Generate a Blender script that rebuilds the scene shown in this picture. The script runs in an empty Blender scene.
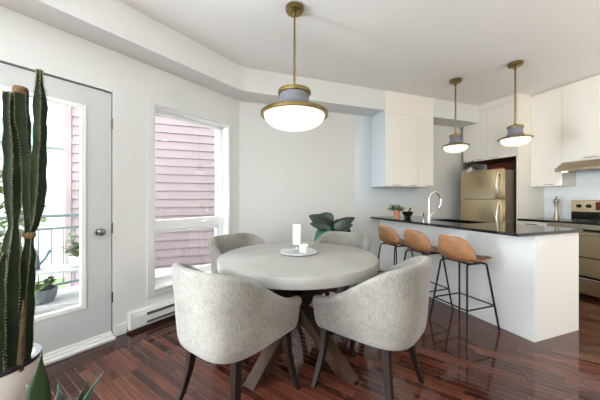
import bpy, bmesh, math, random
from mathutils import Vector, Matrix
random.seed(7)
PI = math.pi
C = bpy.context.scene.collection
sc = bpy.context.scene

# ------------------------------------------------------------------ colour / materials
def lin(c):
    return tuple(((v/255)/12.92 if v/255 <= 0.04045 else (((v/255)+0.055)/1.055)**2.4) for v in c)

MATS = {}
def mat(name, rgb, rough=0.5, metal=0.0, spec=0.5, emit=None, estr=0.0, noise=None, bump=None, coat=0.0, trans=0.0, stretch=None, ior=None):
    """noise = (scale, amount, detail): mottles the colour; bump = (scale, strength)"""
    m = bpy.data.materials.new(name); m.use_nodes = True
    nt = m.node_tree; N = nt.nodes; L = nt.links
    b = N['Principled BSDF']
    c = lin(rgb)
    b.inputs['Base Color'].default_value = (*c, 1)
    b.inputs['Roughness'].default_value = rough
    b.inputs['Metallic'].default_value = metal
    b.inputs['Specular IOR Level'].default_value = spec
    b.inputs['Coat Weight'].default_value = coat
    b.inputs['Transmission Weight'].default_value = trans
    if ior: b.inputs['IOR'].default_value = ior
    if emit:
        b.inputs['Emission Color'].default_value = (*lin(emit), 1)
        b.inputs['Emission Strength'].default_value = estr
    if noise or bump:
        tc = N.new('ShaderNodeTexCoord'); mp = N.new('ShaderNodeMapping')
        L.new(tc.outputs['Object'], mp.inputs['Vector'])
        if stretch: mp.inputs['Scale'].default_value = stretch
    if noise:
        n = N.new('ShaderNodeTexNoise'); n.inputs['Scale'].default_value = noise[0]
        n.inputs['Detail'].default_value = noise[2] if len(noise) > 2 else 4
        L.new(mp.outputs['Vector'], n.inputs['Vector'])
        r = N.new('ShaderNodeValToRGB')
        a = noise[1]
        r.color_ramp.elements[0].position = 0.3; r.color_ramp.elements[1].position = 0.7
        r.color_ramp.elements[0].color = (*[max(0, v*(1-a)) for v in c], 1)
        r.color_ramp.elements[1].color = (*[min(1, v*(1+a)) for v in c], 1)
        L.new(n.outputs['Fac'], r.inputs['Fac']); L.new(r.outputs['Color'], b.inputs['Base Color'])
    if bump:
        n2 = N.new('ShaderNodeTexNoise'); n2.inputs['Scale'].default_value = bump[0]; n2.inputs['Detail'].default_value = 3
        L.new(mp.outputs['Vector'], n2.inputs['Vector'])
        bp = N.new('ShaderNodeBump'); bp.inputs['Strength'].default_value = bump[1]; bp.inputs['Distance'].default_value = 0.01
        L.new(n2.outputs['Fac'], bp.inputs['Height']); L.new(bp.outputs['Normal'], b.inputs['Normal'])
    MATS[name] = m
    return m

def glass_mat(name, tint=(1, 1, 1), refl=0.06):
    m = bpy.data.materials.new(name); m.use_nodes = True
    nt = m.node_tree; N = nt.nodes; L = nt.links
    N.remove(N['Principled BSDF'])
    t = N.new('ShaderNodeBsdfTransparent'); t.inputs['Color'].default_value = (*tint, 1)
    g = N.new('ShaderNodeBsdfGlossy'); g.inputs['Roughness'].default_value = 0.02
    mx = N.new('ShaderNodeMixShader'); mx.inputs['Fac'].default_value = refl
    L.new(t.outputs[0], mx.inputs[1]); L.new(g.outputs[0], mx.inputs[2])
    L.new(mx.outputs[0], N['Material Output'].inputs['Surface'])
    return m

M_wall = mat('wall_paint', (219, 219, 216), 0.85, spec=0.2, bump=(60, 0.02))
M_kwall = M_wall
M_ceil = mat('ceiling_paint', (236, 235, 232), 0.9, spec=0.1)
M_trim = mat('white_trim', (236, 236, 234), 0.45)
M_door = mat('door_paint', (200, 202, 202), 0.5)
M_vinyl = mat('window_vinyl', (240, 241, 242), 0.35)
M_gap = mat('shadow_gap', (96, 98, 98), 0.8)
M_cab = mat('cabinet_lacquer', (237, 232, 222), 0.32)
M_island = mat('island_panel', (238, 239, 238), 0.4)
M_tan = mat('almond_panel', (196, 172, 130), 0.4)
M_granite = mat('black_granite', (22, 21, 22), 0.08, spec=0.6, noise=(220, 0.6, 2))
M_steel = mat('stainless', (206, 188, 156), 0.27, metal=1.0, noise=(30, 0.04, 2), stretch=(1, 1, 40))
M_steel2 = mat('bright_steel', (215, 208, 196), 0.18, metal=1.0)
M_chrome = mat('chrome', (225, 226, 228), 0.08, metal=1.0)
M_pewter = mat('dark_chrome', (120, 118, 115), 0.25, metal=1.0)
M_black = mat('black_enamel', (16, 15, 15), 0.15)
M_blackmat = mat('black_metal', (20, 20, 21), 0.45, metal=0.3)
M_brass = mat('aged_brass', (146, 126, 80), 0.3, metal=1.0, noise=(25, 0.08))
M_neck = mat('lavender_grey_enamel', (112, 112, 119), 0.5)
M_opal = mat('opal_glass', (250, 246, 238), 0.25, emit=(255, 244, 228), estr=.85)
M_concrete = mat('concrete', (164, 162, 157), 0.38, noise=(3.5, 0.12, 8), bump=(40, 0.03))
M_espresso = mat('espresso_wood', (30, 18, 14), 0.45, spec=0.25, noise=(14, 0.35, 5), stretch=(1, 1, 0.12))
M_greywood = mat('weathered_wood', (58, 38, 28), 0.4, spec=0.3, noise=(10, 0.35, 5), stretch=(1, 1, 0.15))
M_nichewood = mat('niche_wood', (104, 52, 26), 0.5, noise=(8, 0.25, 4))
M_leather = mat('cognac_leather', (158, 112, 76), 0.4, noise=(11, 0.32, 5), bump=(120, 0.06))
M_seatleather = mat('seat_leather', (112, 80, 60), 0.45, noise=(9, 0.15, 5))
M_bluepanel = mat('pale_blue_tint', (212, 221, 225), 0.3)
M_tile = mat('backsplash_white', (232, 236, 238), 0.25)
M_wax = mat('white_wax', (247, 246, 240), 0.5, emit=None)
M_marble = mat('marble_tray', (196, 198, 198), 0.2, noise=(14, 0.12, 6))
M_clear = glass_mat('clear_glass', (0.96, 0.98, 0.98), 0.12)
M_pane = glass_mat('window_glass', (0.97, 0.98, 0.98), 0.04)
M_cactus = mat('cactus_skin', (27, 38, 21), 0.8, spec=0.2, noise=(9, 0.35, 4))
M_cork = mat('cactus_cork', (104, 76, 48), 0.85, noise=(25, 0.4, 5))
M_cork2 = mat('dark_cork', (84, 64, 40), .9, noise=(25, .5, 5))
M_spine = mat('cactus_spine', (150, 144, 108), 0.7)
M_soil = mat('soil', (58, 40, 26), 0.95, noise=(40, 0.4, 4), bump=(60, 0.4))
M_potwhite = mat('white_ceramic', (226, 222, 214), 0.3)
M_potrim = mat('dark_liner', (38, 34, 36), 0.3)
M_snake = mat('snake_leaf', (34, 56, 30), 0.4, noise=(12, 0.25, 4))
M_snakegrey = mat('silver_green_leaf', (92, 102, 92), 0.5, noise=(30, 0.5, 4))
M_leafdark = mat('dark_leaf', (30, 50, 34), 0.3, noise=(8, 0.25, 3))
M_leafteal = mat('teal_leaf', (54, 104, 86), 0.28, noise=(8, 0.2, 3))
M_stem = mat('plant_stem', (70, 84, 48), 0.6)
M_herb = mat('herb_leaf', (74, 100, 56), 0.6, noise=(30, 0.3, 2))
M_copper = mat('copper_pot', (196, 142, 112), 0.3, metal=0.7)
M_stone = mat('black_stone', (28, 27, 28), 0.45)
M_red = mat('red_dish', (190, 32, 28), 0.3)
M_dried = mat('dried_leaf', (104, 94, 66), 0.8, noise=(30, 0.3, 2))
M_siding = None
M_balc = mat('balcony_floor', (176, 174, 170), 0.7)
M_stand = mat('stand_paint', (150, 151, 149), 0.6)
M_rail = mat('railing_paint', (86, 98, 100), 0.4, metal=0.2)
M_bluepot = mat('slate_blue_planter', (70, 92, 102), 0.5)
M_greypot = mat('grey_bowl_pot', (84, 92, 96), 0.5)
M_garden = mat('garden_leaf', (72, 94, 48), 0.6, noise=(12, 0.3, 2))
M_bark = mat('bark', (110, 90, 70), 0.9)
M_house = mat('neighbour_render', (215, 218, 214), 0.9)
M_roof = mat('neighbour_roof', (150, 168, 168), 0.8)
M_darkglass = mat('dark_window', (120, 135, 140), 0.2)
M_heater = mat('heater_enamel', (232, 231, 227), 0.4)
M_slot = mat('heater_slot', (90, 88, 86), 0.6)
M_mill = mat('mill_metal', (176, 162, 140), 0.3, metal=0.8)
M_plate = mat('outlet_plate', (240, 240, 238), 0.35)

def fabric():
    m = bpy.data.materials.new('oatmeal_linen'); m.use_nodes = True
    nt = m.node_tree; N = nt.nodes; L = nt.links; b = N['Principled BSDF']
    b.inputs['Roughness'].default_value = 0.9; b.inputs['Specular IOR Level'].default_value = 0.15
    b.inputs['Sheen Weight'].default_value = 0.25
    tc = N.new('ShaderNodeTexCoord')
    outs = []
    for s in ((260, 260, 26), (60, 60, 420)):
        mp = N.new('ShaderNodeMapping'); mp.inputs['Scale'].default_value = s
        n = N.new('ShaderNodeTexNoise'); n.inputs['Scale'].default_value = 1.0; n.inputs['Detail'].default_value = 3
        L.new(tc.outputs['Object'], mp.inputs['Vector']); L.new(mp.outputs['Vector'], n.inputs['Vector'])
        outs.append(n.outputs['Fac'])
    big = N.new('ShaderNodeTexNoise'); big.inputs['Scale'].default_value = 5; big.inputs['Detail'].default_value = 5
    L.new(tc.outputs['Object'], big.inputs['Vector'])
    ad = N.new('ShaderNodeMath'); ad.operation = 'ADD'; L.new(outs[0], ad.inputs[0]); L.new(outs[1], ad.inputs[1])
    ad2 = N.new('ShaderNodeMath'); ad2.operation = 'ADD'; L.new(ad.outputs[0], ad2.inputs[0]); L.new(big.outputs['Fac'], ad2.inputs[1])
    dv = N.new('ShaderNodeMath'); dv.operation = 'DIVIDE'; dv.inputs[1].default_value = 3; L.new(ad2.outputs[0], dv.inputs[0])
    r = N.new('ShaderNodeValToRGB')
    r.color_ramp.elements[0].position = 0.37; r.color_ramp.elements[1].position = 0.63
    r.color_ramp.elements[0].color = (*lin((106, 102, 96)), 1); r.color_ramp.elements[1].color = (*lin((158, 154, 147)), 1)
    L.new(dv.outputs[0], r.inputs['Fac']); L.new(r.outputs['Color'], b.inputs['Base Color'])
    bp = N.new('ShaderNodeBump'); bp.inputs['Strength'].default_value = 0.15; bp.inputs['Distance'].default_value = 0.004
    L.new(ad.outputs[0], bp.inputs['Height']); L.new(bp.outputs['Normal'], b.inputs['Normal'])
    return m
M_linen = fabric()

def floor_mat(name, c1, c2, mortar, rot=0.0, width=0.052, length=0.55):
    m = bpy.data.materials.new(name); m.use_nodes = True
    nt = m.node_tree; N = nt.nodes; L = nt.links; b = N['Principled BSDF']
    tc = N.new('ShaderNodeTexCoord'); mp = N.new('ShaderNodeMapping'); mp.inputs['Rotation'].default_value = (0, 0, rot); mp.inputs['Location'].default_value = (41.37, 23.417, 0)
    L.new(tc.outputs['Object'], mp.inputs['Vector'])
    br = N.new('ShaderNodeTexBrick'); br.inputs['Scale'].default_value = 1.0
    br.inputs['Brick Width'].default_value = length; br.inputs['Row Height'].default_value = width
    br.inputs['Mortar Size'].default_value = 0.0019; br.inputs['Mortar Smooth'].default_value = 0.3
    br.offset = 0.37; br.offset_frequency = 3; br.squash = 1.35; br.squash_frequency = 2
    br.inputs['Color1'].default_value = (*lin(c1), 1); br.inputs['Color2'].default_value = (*lin(c2), 1)
    br.inputs['Mortar'].default_value = (*lin(mortar), 1); br.inputs['Bias'].default_value = -0.1
    L.new(mp.outputs['Vector'], br.inputs['Vector'])
    mp2 = N.new('ShaderNodeMapping'); mp2.inputs['Scale'].default_value = (2.0, 38, 1); L.new(mp.outputs['Vector'], mp2.inputs['Vector'])
    n = N.new('ShaderNodeTexNoise'); n.inputs['Scale'].default_value = 1.6; n.inputs['Detail'].default_value = 6
    L.new(mp2.outputs['Vector'], n.inputs['Vector'])
    r = N.new('ShaderNodeValToRGB'); r.color_ramp.elements[0].position = 0.3; r.color_ramp.elements[1].position = 0.75
    r.color_ramp.elements[0].color = (0.6, 0.55, 0.55, 1); r.color_ramp.elements[1].color = (1.25, 1.22, 1.2, 1)
    L.new(n.outputs['Fac'], r.inputs['Fac'])
    mx = N.new('ShaderNodeMix'); mx.data_type = 'RGBA'; mx.blend_type = 'MULTIPLY'; mx.inputs[0].default_value = 1.0
    L.new(br.outputs['Color'], mx.inputs[6]); L.new(r.outputs['Color'], mx.inputs[7])
    L.new(mx.outputs[2], b.inputs['Base Color'])
    n3 = N.new('ShaderNodeTexNoise'); n3.inputs['Scale'].default_value = 3.5; n3.inputs['Detail'].default_value = 3
    L.new(tc.outputs['Object'], n3.inputs['Vector'])
    mr = N.new('ShaderNodeMapRange'); mr.inputs['To Min'].default_value = 0.05; mr.inputs['To Max'].default_value = 0.11
    L.new(n3.outputs['Fac'], mr.inputs['Value']); L.new(mr.outputs['Result'], b.inputs['Roughness'])
    bp = N.new('ShaderNodeBump'); bp.inputs['Strength'].default_value = 0.25; bp.inputs['Distance'].default_value = 0.0015; bp.invert = True
    L.new(br.outputs['Fac'], bp.inputs['Height'])
    bp2 = N.new('ShaderNodeBump'); bp2.inputs['Strength'].default_value = 0.05; bp2.inputs['Distance'].default_value = 0.01
    L.new(n3.outputs['Fac'], bp2.inputs['Height']); L.new(bp.outputs['Normal'], bp2.inputs['Normal'])
    L.new(bp2.outputs['Normal'], b.inputs['Normal'])
    b.inputs['Specular IOR Level'].default_value = 0.55
    return m
M_floor = floor_mat('red_brown_hardwood', (56, 28, 21), (106, 60, 44), (112, 80, 70))  # light seam colour paints in the window glint on the plank edges
M_border = floor_mat('dark_border_hardwood', (52, 24, 19), (66, 32, 25), (40, 20, 16), rot=PI/2, width=0.0817)

def siding_mat():
    m = bpy.data.materials.new('rose_siding'); m.use_nodes = True
    nt = m.node_tree; N = nt.nodes; L = nt.links; b = N['Principled BSDF']
    tc = N.new('ShaderNodeTexCoord')
    n = N.new('ShaderNodeTexNoise'); n.inputs['Scale'].default_value = 2; L.new(tc.outputs['Object'], n.inputs['Vector'])
    r = N.new('ShaderNodeValToRGB')
    r.color_ramp.elements[0].color = (*lin((114, 100, 101)), 1); r.color_ramp.elements[1].color = (*lin((126, 109, 110)), 1)
    L.new(n.outputs['Fac'], r.inputs['Fac']); L.new(r.outputs['Color'], b.inputs['Base Color'])
    b.inputs['Roughness'].default_value = 0.7
    return m
M_siding = siding_mat()

# ------------------------------------------------------------------ mesh builder
class MB:
    def __init__(s): s.bm = bmesh.new()
    def _xf(s, vs, mtx):
        if mtx is not None: bmesh.ops.transform(s.bm, matrix=mtx, verts=vs)
    def box(s, x0, x1, y0, y1, z0, z1, bevel=0, seg=1, mtx=None):
        r = bmesh.ops.create_cube(s.bm, size=1); vs = r['verts']
        for v in vs:
            v.co = Vector((x0+(v.co.x+.5)*(x1-x0), y0+(v.co.y+.5)*(y1-y0), z0+(v.co.z+.5)*(z1-z0)))
        if bevel:
            es = list({e for v in vs for e in v.link_edges})
            rr = bmesh.ops.bevel(s.bm, geom=es, offset=bevel, segments=seg, affect='EDGES', profile=0.5)
            vs = list({v for f in rr['faces'] for v in f.verts} | {v for v in vs if v.is_valid})
        s._xf(vs, mtx); return s
    def prism(s, pts, z0, z1, mtx=None, bevel=0, seg=2):
        a = [s.bm.verts.new((p[0], p[1], z0)) for p in pts]; b = [s.bm.verts.new((p[0], p[1], z1)) for p in pts]
        n = len(pts)
        fs = [s.bm.faces.new(a[::-1]), s.bm.faces.new(b)]
        for i in range(n): fs.append(s.bm.faces.new((a[i], a[(i+1) % n], b[(i+1) % n], b[i])))
        vs = a+b
        if bevel:
            es = list({e for f in fs[:2] for e in f.edges})
            rr = bmesh.ops.bevel(s.bm, geom=es, offset=bevel, segments=seg, affect='EDGES', profile=0.5)
            vs = list({v for f in rr['faces'] for v in f.verts} | {v for v in vs if v.is_valid})
        s._xf(vs, mtx); return s
    def lathe(s, prof, n=32, mtx=None, closed=False):
        """prof: list of (r, z); r=0 ends make poles"""
        rings = []; vs = []
        for r, z in prof:
            if r < 1e-6:
                v = s.bm.verts.new((0, 0, z)); rings.append([v]); vs.append(v)
            else:
                rg = [s.bm.verts.new((r*math.cos(2*PI*i/n), r*math.sin(2*PI*i/n), z)) for i in range(n)]
                rings.append(rg); vs += rg
        prs = list(zip(rings[:-1], rings[1:]))
        if closed: prs.append((rings[-1], rings[0]))
        for A, B in prs:
            for i in range(n):
                j = (i+1) % n
                if len(A) == 1 and len(B) == 1: continue
                if len(A) == 1: s.bm.faces.new((A[0], B[j], B[i]))
                elif len(B) == 1: s.bm.faces.new((A[i], A[j], B[0]))
                else: s.bm.faces.new((A[i], A[j], B[j], B[i]))
        s._xf(vs, mtx); return s
    def tube(s, pts, r, n=10, cap=True, mtx=None):
        """r: number or list; sweep along pts"""
        pts = [Vector(p) for p in pts]; m = len(pts)
        rad = r if isinstance(r, (list, tuple)) else [r]*m
        rings = []; vs = []; up = None
        for i, p in enumerate(pts):
            t = (pts[min(i+1, m-1)]-pts[max(i-1, 0)]).normalized()
            if up is None:
                up = Vector((0, 0, 1)) if abs(t.z) < .9 else Vector((1, 0, 0))
            x = up.cross(t)
            if x.length < 1e-5: x = Vector((1, 0, 0)).cross(t)
            x.normalize(); y = t.cross(x).normalized(); up = y.cross(x)*-1 if False else up
            up = (up - t*up.dot(t))
            if up.length < 1e-4: up = y
            rg = [s.bm.verts.new(p + (x*math.cos(2*PI*k/n)+y*math.sin(2*PI*k/n))*rad[i]) for k in range(n)]
            rings.append(rg); vs += rg
        for A, B in zip(rings[:-1], rings[1:]):
            for k in range(n): s.bm.faces.new((A[k], A[(k+1) % n], B[(k+1) % n], B[k]))
        if cap:
            s.bm.faces.new(rings[0][::-1]); s.bm.faces.new(rings[-1])
        s._xf(vs, mtx); return s
    def bar(s, p, q, w, d, up=(0, 0, 1), w2=None, d2=None):
        """rectangular beam from p to q, tapering to w2 x d2"""
        p = Vector(p); q = Vector(q); t = (q-p).normalized(); u = Vector(up)
        x = u.cross(t).normalized(); y = t.cross(x)
        w2 = w if w2 is None else w2; d2 = d if d2 is None else d2
        A = [s.bm.verts.new(p + x*sx*w/2 + y*sy*d/2) for sx, sy in ((-1, -1), (1, -1), (1, 1), (-1, 1))]
        B = [s.bm.verts.new(q + x*sx*w2/2 + y*sy*d2/2) for sx, sy in ((-1, -1), (1, -1), (1, 1), (-1, 1))]
        s.bm.faces.new(A[::-1]); s.bm.faces.new(B)
        for i in range(4): s.bm.faces.new((A[i], A[(i+1) % 4], B[(i+1) % 4], B[i]))
        return s
    def grid(s, f, nu, nv, closed_u=False):
        vs = [[s.bm.verts.new(f(i/(nu if closed_u else nu-1), j/(nv-1))) for j in range(nv)] for i in range(nu)]
        for i in range(nu if closed_u else nu-1):
            for j in range(nv-1):
                a, b = vs[i], vs[(i+1) % nu]
                s.bm.faces.new((a[j], b[j], b[j+1], a[j+1]))
        return vs
    def build(s, name, m, parent=None, smooth=None, subsurf=0, solid=0, bevel=0, loc=None, rotz=0, fixn=True):
        bm = s.bm
        if fixn: bmesh.ops.recalc_face_normals(bm, faces=bm.faces)
        me = bpy.data.meshes.new(name); bm.to_mesh(me); bm.free()
        me.materials.append(m)
        if smooth is not None:
            for p in me.polygons: p.use_smooth = True
            me.set_sharp_from_angle(angle=math.radians(smooth))
        o = bpy.data.objects.new(name, me); C.objects.link(o)
        if parent: o.parent = parent
        if loc: o.location = loc
        if rotz: o.rotation_euler = (0, 0, rotz)
        if solid:
            md = o.modifiers.new('solid', 'SOLIDIFY'); md.thickness = solid; md.offset = 0
        if bevel:
            md = o.modifiers.new('bev', 'BEVEL'); md.width = bevel; md.segments = 2; md.limit_method = 'ANGLE'
        if subsurf:
            md = o.modifiers.new('sub', 'SUBSURF'); md.levels = subsurf; md.render_levels = subsurf
        return o

def thing(name, label, cat, loc=(0, 0, 0), rotz=0, group=None):
    o = bpy.data.objects.new(name, None); C.objects.link(o); o.empty_display_size = .1
    o.location = loc; o.rotation_euler = (0, 0, rotz)
    return tag(o, label, cat, group)
def tag(o, label, cat, group=None):
    o['label'] = label; o['category'] = cat
    if group: o['group'] = group
    return o
def struct(o):
    o['kind'] = 'structure'; return o
def sroot(name, loc=(0, 0, 0), rotz=0):
    o = bpy.data.objects.new(name, None); C.objects.link(o); o.location = loc; o.rotation_euler = (0, 0, rotz)
    o['kind'] = 'structure'; return o
def dup(root, loc, rotz, label):
    kids = list(root.children)
    r = root.copy(); C.objects.link(r); r.location = loc; r.rotation_euler = (0, 0, rotz); r['label'] = label
    for ch in kids:
        c = ch.copy(); C.objects.link(c); c.parent = r
        for g in list(ch.children):
            d = g.copy(); C.objects.link(d); d.parent = c
    return r
def part(o, label):
    o['label'] = label; return o

# ------------------------------------------------------------------ frames
H = 1.2; F = 264.0
ANG_K = math.radians(19.6)                      # kitchen frame: x runs along the back wall (b), y towards the back wall (a)
P0 = Vector((1.96, 2.205, 0))
def K(b, a, z=0):
    c, s = math.cos(ANG_K), math.sin(ANG_K)
    return Vector((P0.x + b*c - a*s, P0.y + b*s + a*c, z))
ANG_L = math.radians(54.8)                      # left wall frame: x runs along the wall (u), y outwards (e)
FOOT = Vector((-2.157, 1.521, 0))
def LW(u, e, z=0):
    c, s = math.cos(ANG_L), math.sin(ANG_L)
    return Vector((FOOT.x + u*c - e*s, FOOT.y + u*s + e*c, z))
KL = dict(loc=P0, rotz=ANG_K)
LL = dict(loc=FOOT, rotz=ANG_L)
CEIL = 2.77; SOF = 2.485
A_BACK = 2.10; B_RIGHT = 2.36; U_CORNER = 2.367; B_CORNER = -2.175

# ------------------------------------------------------------------ camera
cam = bpy.data.cameras.new('camera'); co = bpy.data.objects.new('camera', cam); C.objects.link(co)
co.location = (0, 0, H); co.rotation_euler = (PI/2, 0, 0)
cam.sensor_width = 36; cam.lens = F/600*36; cam.shift_y = -1/600; cam.clip_start = 0.05
sc.camera = co

# ------------------------------------------------------------------ setting
FLROT = math.radians(-35.2)
def to_local(p, rot):
    c, s = math.cos(-rot), math.sin(-rot)
    return (p.x*c - p.y*s, p.x*s + p.y*c)
REAR_Y = -2.6
u_rear = (REAR_Y-FOOT.y)/math.sin(ANG_L)
a_rear = (REAR_Y - P0.y - B_RIGHT*math.sin(ANG_K))/math.cos(ANG_K)
room = [LW(u_rear-.3, .1), LW(U_CORNER, .1), K(B_CORNER, A_BACK+.1), K(B_RIGHT+.1, A_BACK+.1), K(B_RIGHT+.1, a_rear-.2)]
m = MB(); m.prism([to_local(p, FLROT) for p in room], -0.1, 0.0)
struct(m.build('floor', M_floor, rotz=FLROT))
# darker border boards along the window wall (flush strip, 2 mm proud)
m = MB(); m.prism([to_local(p, FLROT) for p in (LW(u_rear+.4, -.245), LW(U_CORNER+.05, -.245), LW(U_CORNER+.02, -.0005), LW(u_rear+.05, -.0005))], 0.0, 0.002)
struct(m.build('trim_2', M_border, rotz=FLROT))
m = MB(); m.prism([(p.x, p.y) for p in room], CEIL, CEIL+.1)
struct(m.build('ceiling', M_ceil))

# left wall with openings for door and window
D0, D1, DZ = 0.02, 0.935, 2.125
W0, W1, WZ0, WZ1 = 1.275, 2.192, 0.30, 2.12
T = 0.2
m = MB()
def wallcells(m, us, openings, y0, y1, ztop):
    """columns between us; openings {col: (z0, z1)}"""
    for i in range(len(us)-1):
        if i in openings:
            z0, z1 = openings[i]
            if z0 > 0.001: m.box(us[i], us[i+1], y0, y1, 0, z0)
            m.box(us[i], us[i+1], y0, y1, z1, ztop)
        else: m.box(us[i], us[i+1], y0, y1, 0, ztop)
V0, V1, VZ0, VZ1 = -2.9, -.75, .3, 2.12
wallcells(m, [u_rear-.3, V0, V1, D0, D1, W0, W1, U_CORNER+.12], {1: (VZ0, VZ1), 3: (0, DZ), 5: (WZ0, WZ1)}, 0, T, CEIL)
struct(m.build('wall_left', M_wall, **LL))
m = MB(); m.box(B_CORNER-.12, B_RIGHT, A_BACK, A_BACK+T, 0, CEIL)
struct(m.build('wall_back', M_wall, **KL))
m = MB(); m.box(B_RIGHT, B_RIGHT+T, a_rear-.4, A_BACK+T, 0, CEIL)
struct(m.build('wall_right', M_kwall, **KL))
# wall behind the camera, with an unseen window added for fill light
x_l, x_r = LW(u_rear, 0).x, K(B_RIGHT, a_rear).x
m = MB()
for x0, x1, z0, z1 in ((x_l-.3, -3.4, 0, CEIL), (-1.0, x_r+.3, 0, CEIL), (-3.4, -1.0, 0, .5), (-3.4, -1.0, 2.45, CEIL)):
    m.box(x0, x1, REAR_Y-T, REAR_Y, z0, z1)
struct(m.build('wall_rear', M_wall))
w = sroot('rear_fill_window', (-2.2, REAR_Y-.1, .5))
m = MB()
for x in (-1.16, 0, 1.16): m.box(x-.04, x+.04, -.04, .04, 0, 1.95)
m.box(-1.2, 1.2, -.04, .04, 0, .07); m.box(-1.2, 1.2, -.04, .04, 1.88, 1.95)
m.build('window_frame', M_vinyl, w)
m = MB(); m.box(-1.15, 1.15, -.004, .004, .07, 1.88); m.build('pane', M_pane, w)

# dropped soffit along the window wall and the back wall, rounded at the corner
def L2(u, e):
    p = LW(u, e); return (p.x, p.y)
def K2(b, a):
    p = K(b, a); return (p.x, p.y)
dl = Vector((math.cos(ANG_L), math.sin(ANG_L))); dk = Vector((math.cos(ANG_K), math.sin(ANG_K)))
SDL, SDK = .27, .335
# front-face intersection
p1 = Vector(L2(0, -SDL)); p2 = Vector(K2(0, A_BACK-SDK))
den = dl.x*dk.y - dl.y*dk.x
tt = ((p2.x-p1.x)*dk.y - (p2.y-p1.y)*dk.x)/den
pc = p1 + dl*tt
arc = []
ra = .13
A_, B_, Cc = pc - dl*ra, pc, pc + dk*ra
for i in range(13):
    t = i/12; q = A_*(1-t)**2 + B_*2*t*(1-t) + Cc*t*t; arc.append((q.x, q.y))
pts = [L2(u_rear-.2, -SDL)] + arc + [K2(-.152, A_BACK-SDK), K2(-.152, A_BACK-.001), K2(B_CORNER, A_BACK-.001), L2(u_rear-.2, -.001)]
m = MB(); m.prism(pts, SOF, CEIL-.0005)
struct(m.build('trim_1', M_wall, smooth=30))
m = MB(); m.box(.757, 1.745, A_BACK-SDK, A_BACK-.001, SOF, CEIL-.0005)
struct(m.build('trim_3', M_wall, **KL))

# baseboards
m = MB(); m.box(D1+.012, W0-.24, -.014, -.0005, .003, .10, bevel=.003); struct(m.build('baseboard_left', M_trim, **LL))
m = MB(); m.box(B_CORNER+.02, -.02, A_BACK-.014, A_BACK-.0005, 0, .10, bevel=.003); struct(m.build('baseboard_back', M_trim, **KL))

# ---- unseen window added beside the camera to bring in side light
w = sroot('side_fill_window', LW((V0+V1)/2, .1, VZ0), ANG_L)
m = MB(); hw, hh = (V1-V0)/2, VZ1-VZ0
for x in (-hw+.03, 0, hw-.03): m.box(x-.03, x+.03, -.04, .04, 0, hh)
m.box(-hw, hw, -.04, .04, 0, .06); m.box(-hw, hw, -.04, .04, hh-.06, hh)
m.build('window_frame', M_vinyl, w)
m = MB(); m.box(-hw+.06, hw-.06, -.004, .004, .06, hh-.06); m.build('pane', M_pane, w)

# ---- patio door
d = sroot('door_1', LW(0, 0), ANG_L)
GZ0, GZ1, G0, G1 = .34, 1.935, .215, .725
m = MB()
dy0, dy1 = .012, .057
for x0, x1, z0, z1 in ((D0+.012, G0, .062, 2.11), (G1, D1-.009, .062, 2.11), (G0, G1, .062, GZ0), (G0, G1, GZ1, 2.11)):
    m.box(x0, x1, dy0, dy1, z0, z1)
m.build('door_panel', M_door, d)
m = MB()
for x0, x1, z0, z1 in ((G0-.025, G0+.012, GZ0-.025, GZ1+.025), (G1-.012, G1+.025, GZ0-.025, GZ1+.025), (G0, G1, GZ0-.025, GZ0+.012), (G0, G1, GZ1-.012, GZ1+.025)):
    m.box(x0, x1, dy0-.010, dy0+.02, z0, z1, bevel=.004)
m.build('glazing_bead', M_trim, d)
m = MB(); m.box(G0, G1, .032, .040, GZ0, GZ1); m.build('door_glass', M_pane, d)
m = MB()
for x0, x1, z0, z1 in ((D0+.0005, D0+.012, .0, 2.1245), (D1-.009, D1-.0005, 0, 2.1245), (D0+.012, D1-.009, 2.11, 2.1245)):
    m.box(x0, x1, .03, .15, z0, z1)
m.build('jamb', M_gap, d)  # jamb coloured dark to paint the shadow line around the door
m = MB()
m.box(D0+.0005, D1-.0005, -.065, .19, .0025, .026, bevel=.004)
m.box(D0+.012, D1-.009, -.03, .15, .026, .044, bevel=.004); m.box(D0+.012, D1-.009, -.004, .15, .044, .061, bevel=.003)
m.build('threshold', M_trim, d)
m = MB(); m.lathe([(0, 0), (.028, 0), (.028, .008), (.012, .012), (.011, .035), (.026, .045), (.030, .058), (.022, .072), (0, .075)], 24, Matrix.Translation((.838, dy0, .925)) @ Matrix.Rotation(PI/2, 4, 'X'))
m.build('door_handle', M_pewter, d, smooth=40)
for z in (.35, .95, 1.85):
    m = MB(); m.tube([(D1-.004, .004, z-.045), (D1-.004, .004, z+.045)], .006, 10); m.build('hinge', M_pewter, d, smooth=40)

# ---- window
w = sroot('window_1', LW(0, 0), ANG_L)
m = MB()   # flat casing
c0, c1, cz0, cz1 = W0-.062, W1+.012, WZ0-.04, WZ1+.012
for x0, x1, z0, z1 in ((c0, W0+.004, cz0, cz1), (W1-.004, c1, cz0, cz1), (W0, W1, cz0, WZ0+.004), (W0, W1, WZ1-.004, cz1)):
    m.box(x0, x1, -.014, -.0005, z0, z1, bevel=.003)
m.build('casing', M_wall, w)
m = MB()   # jamb liner
for x0, x1, z0, z1 in ((W0+.001, W0+.014, WZ0, WZ1), (W1-.014, W1-.001, WZ0, WZ1), (W0, W1, WZ0+.001, WZ0+.014), (W0, W1, WZ1-.014, WZ1-.001)):
    m.box(x0, x1, 0, .19, z0, z1)
m.build('jamb', M_trim, w)
ya, yb = .10, .165
m = MB()
ft = .055
x0, x1 = W0+.014, W1-.014; z0, z1 = WZ0+.014, WZ1-.014
m.box(x0, x0+.02, ya, yb, z0, z1); m.box(x1-ft, x1, ya, yb, z0, z1); m.box(x0, x1, ya, yb, z0, z0+.05); m.box(x0, x1, ya, yb, z1-.03, z1)
m.box(x0, x1, ya-.01, yb, .875, .985, bevel=.006)
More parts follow.
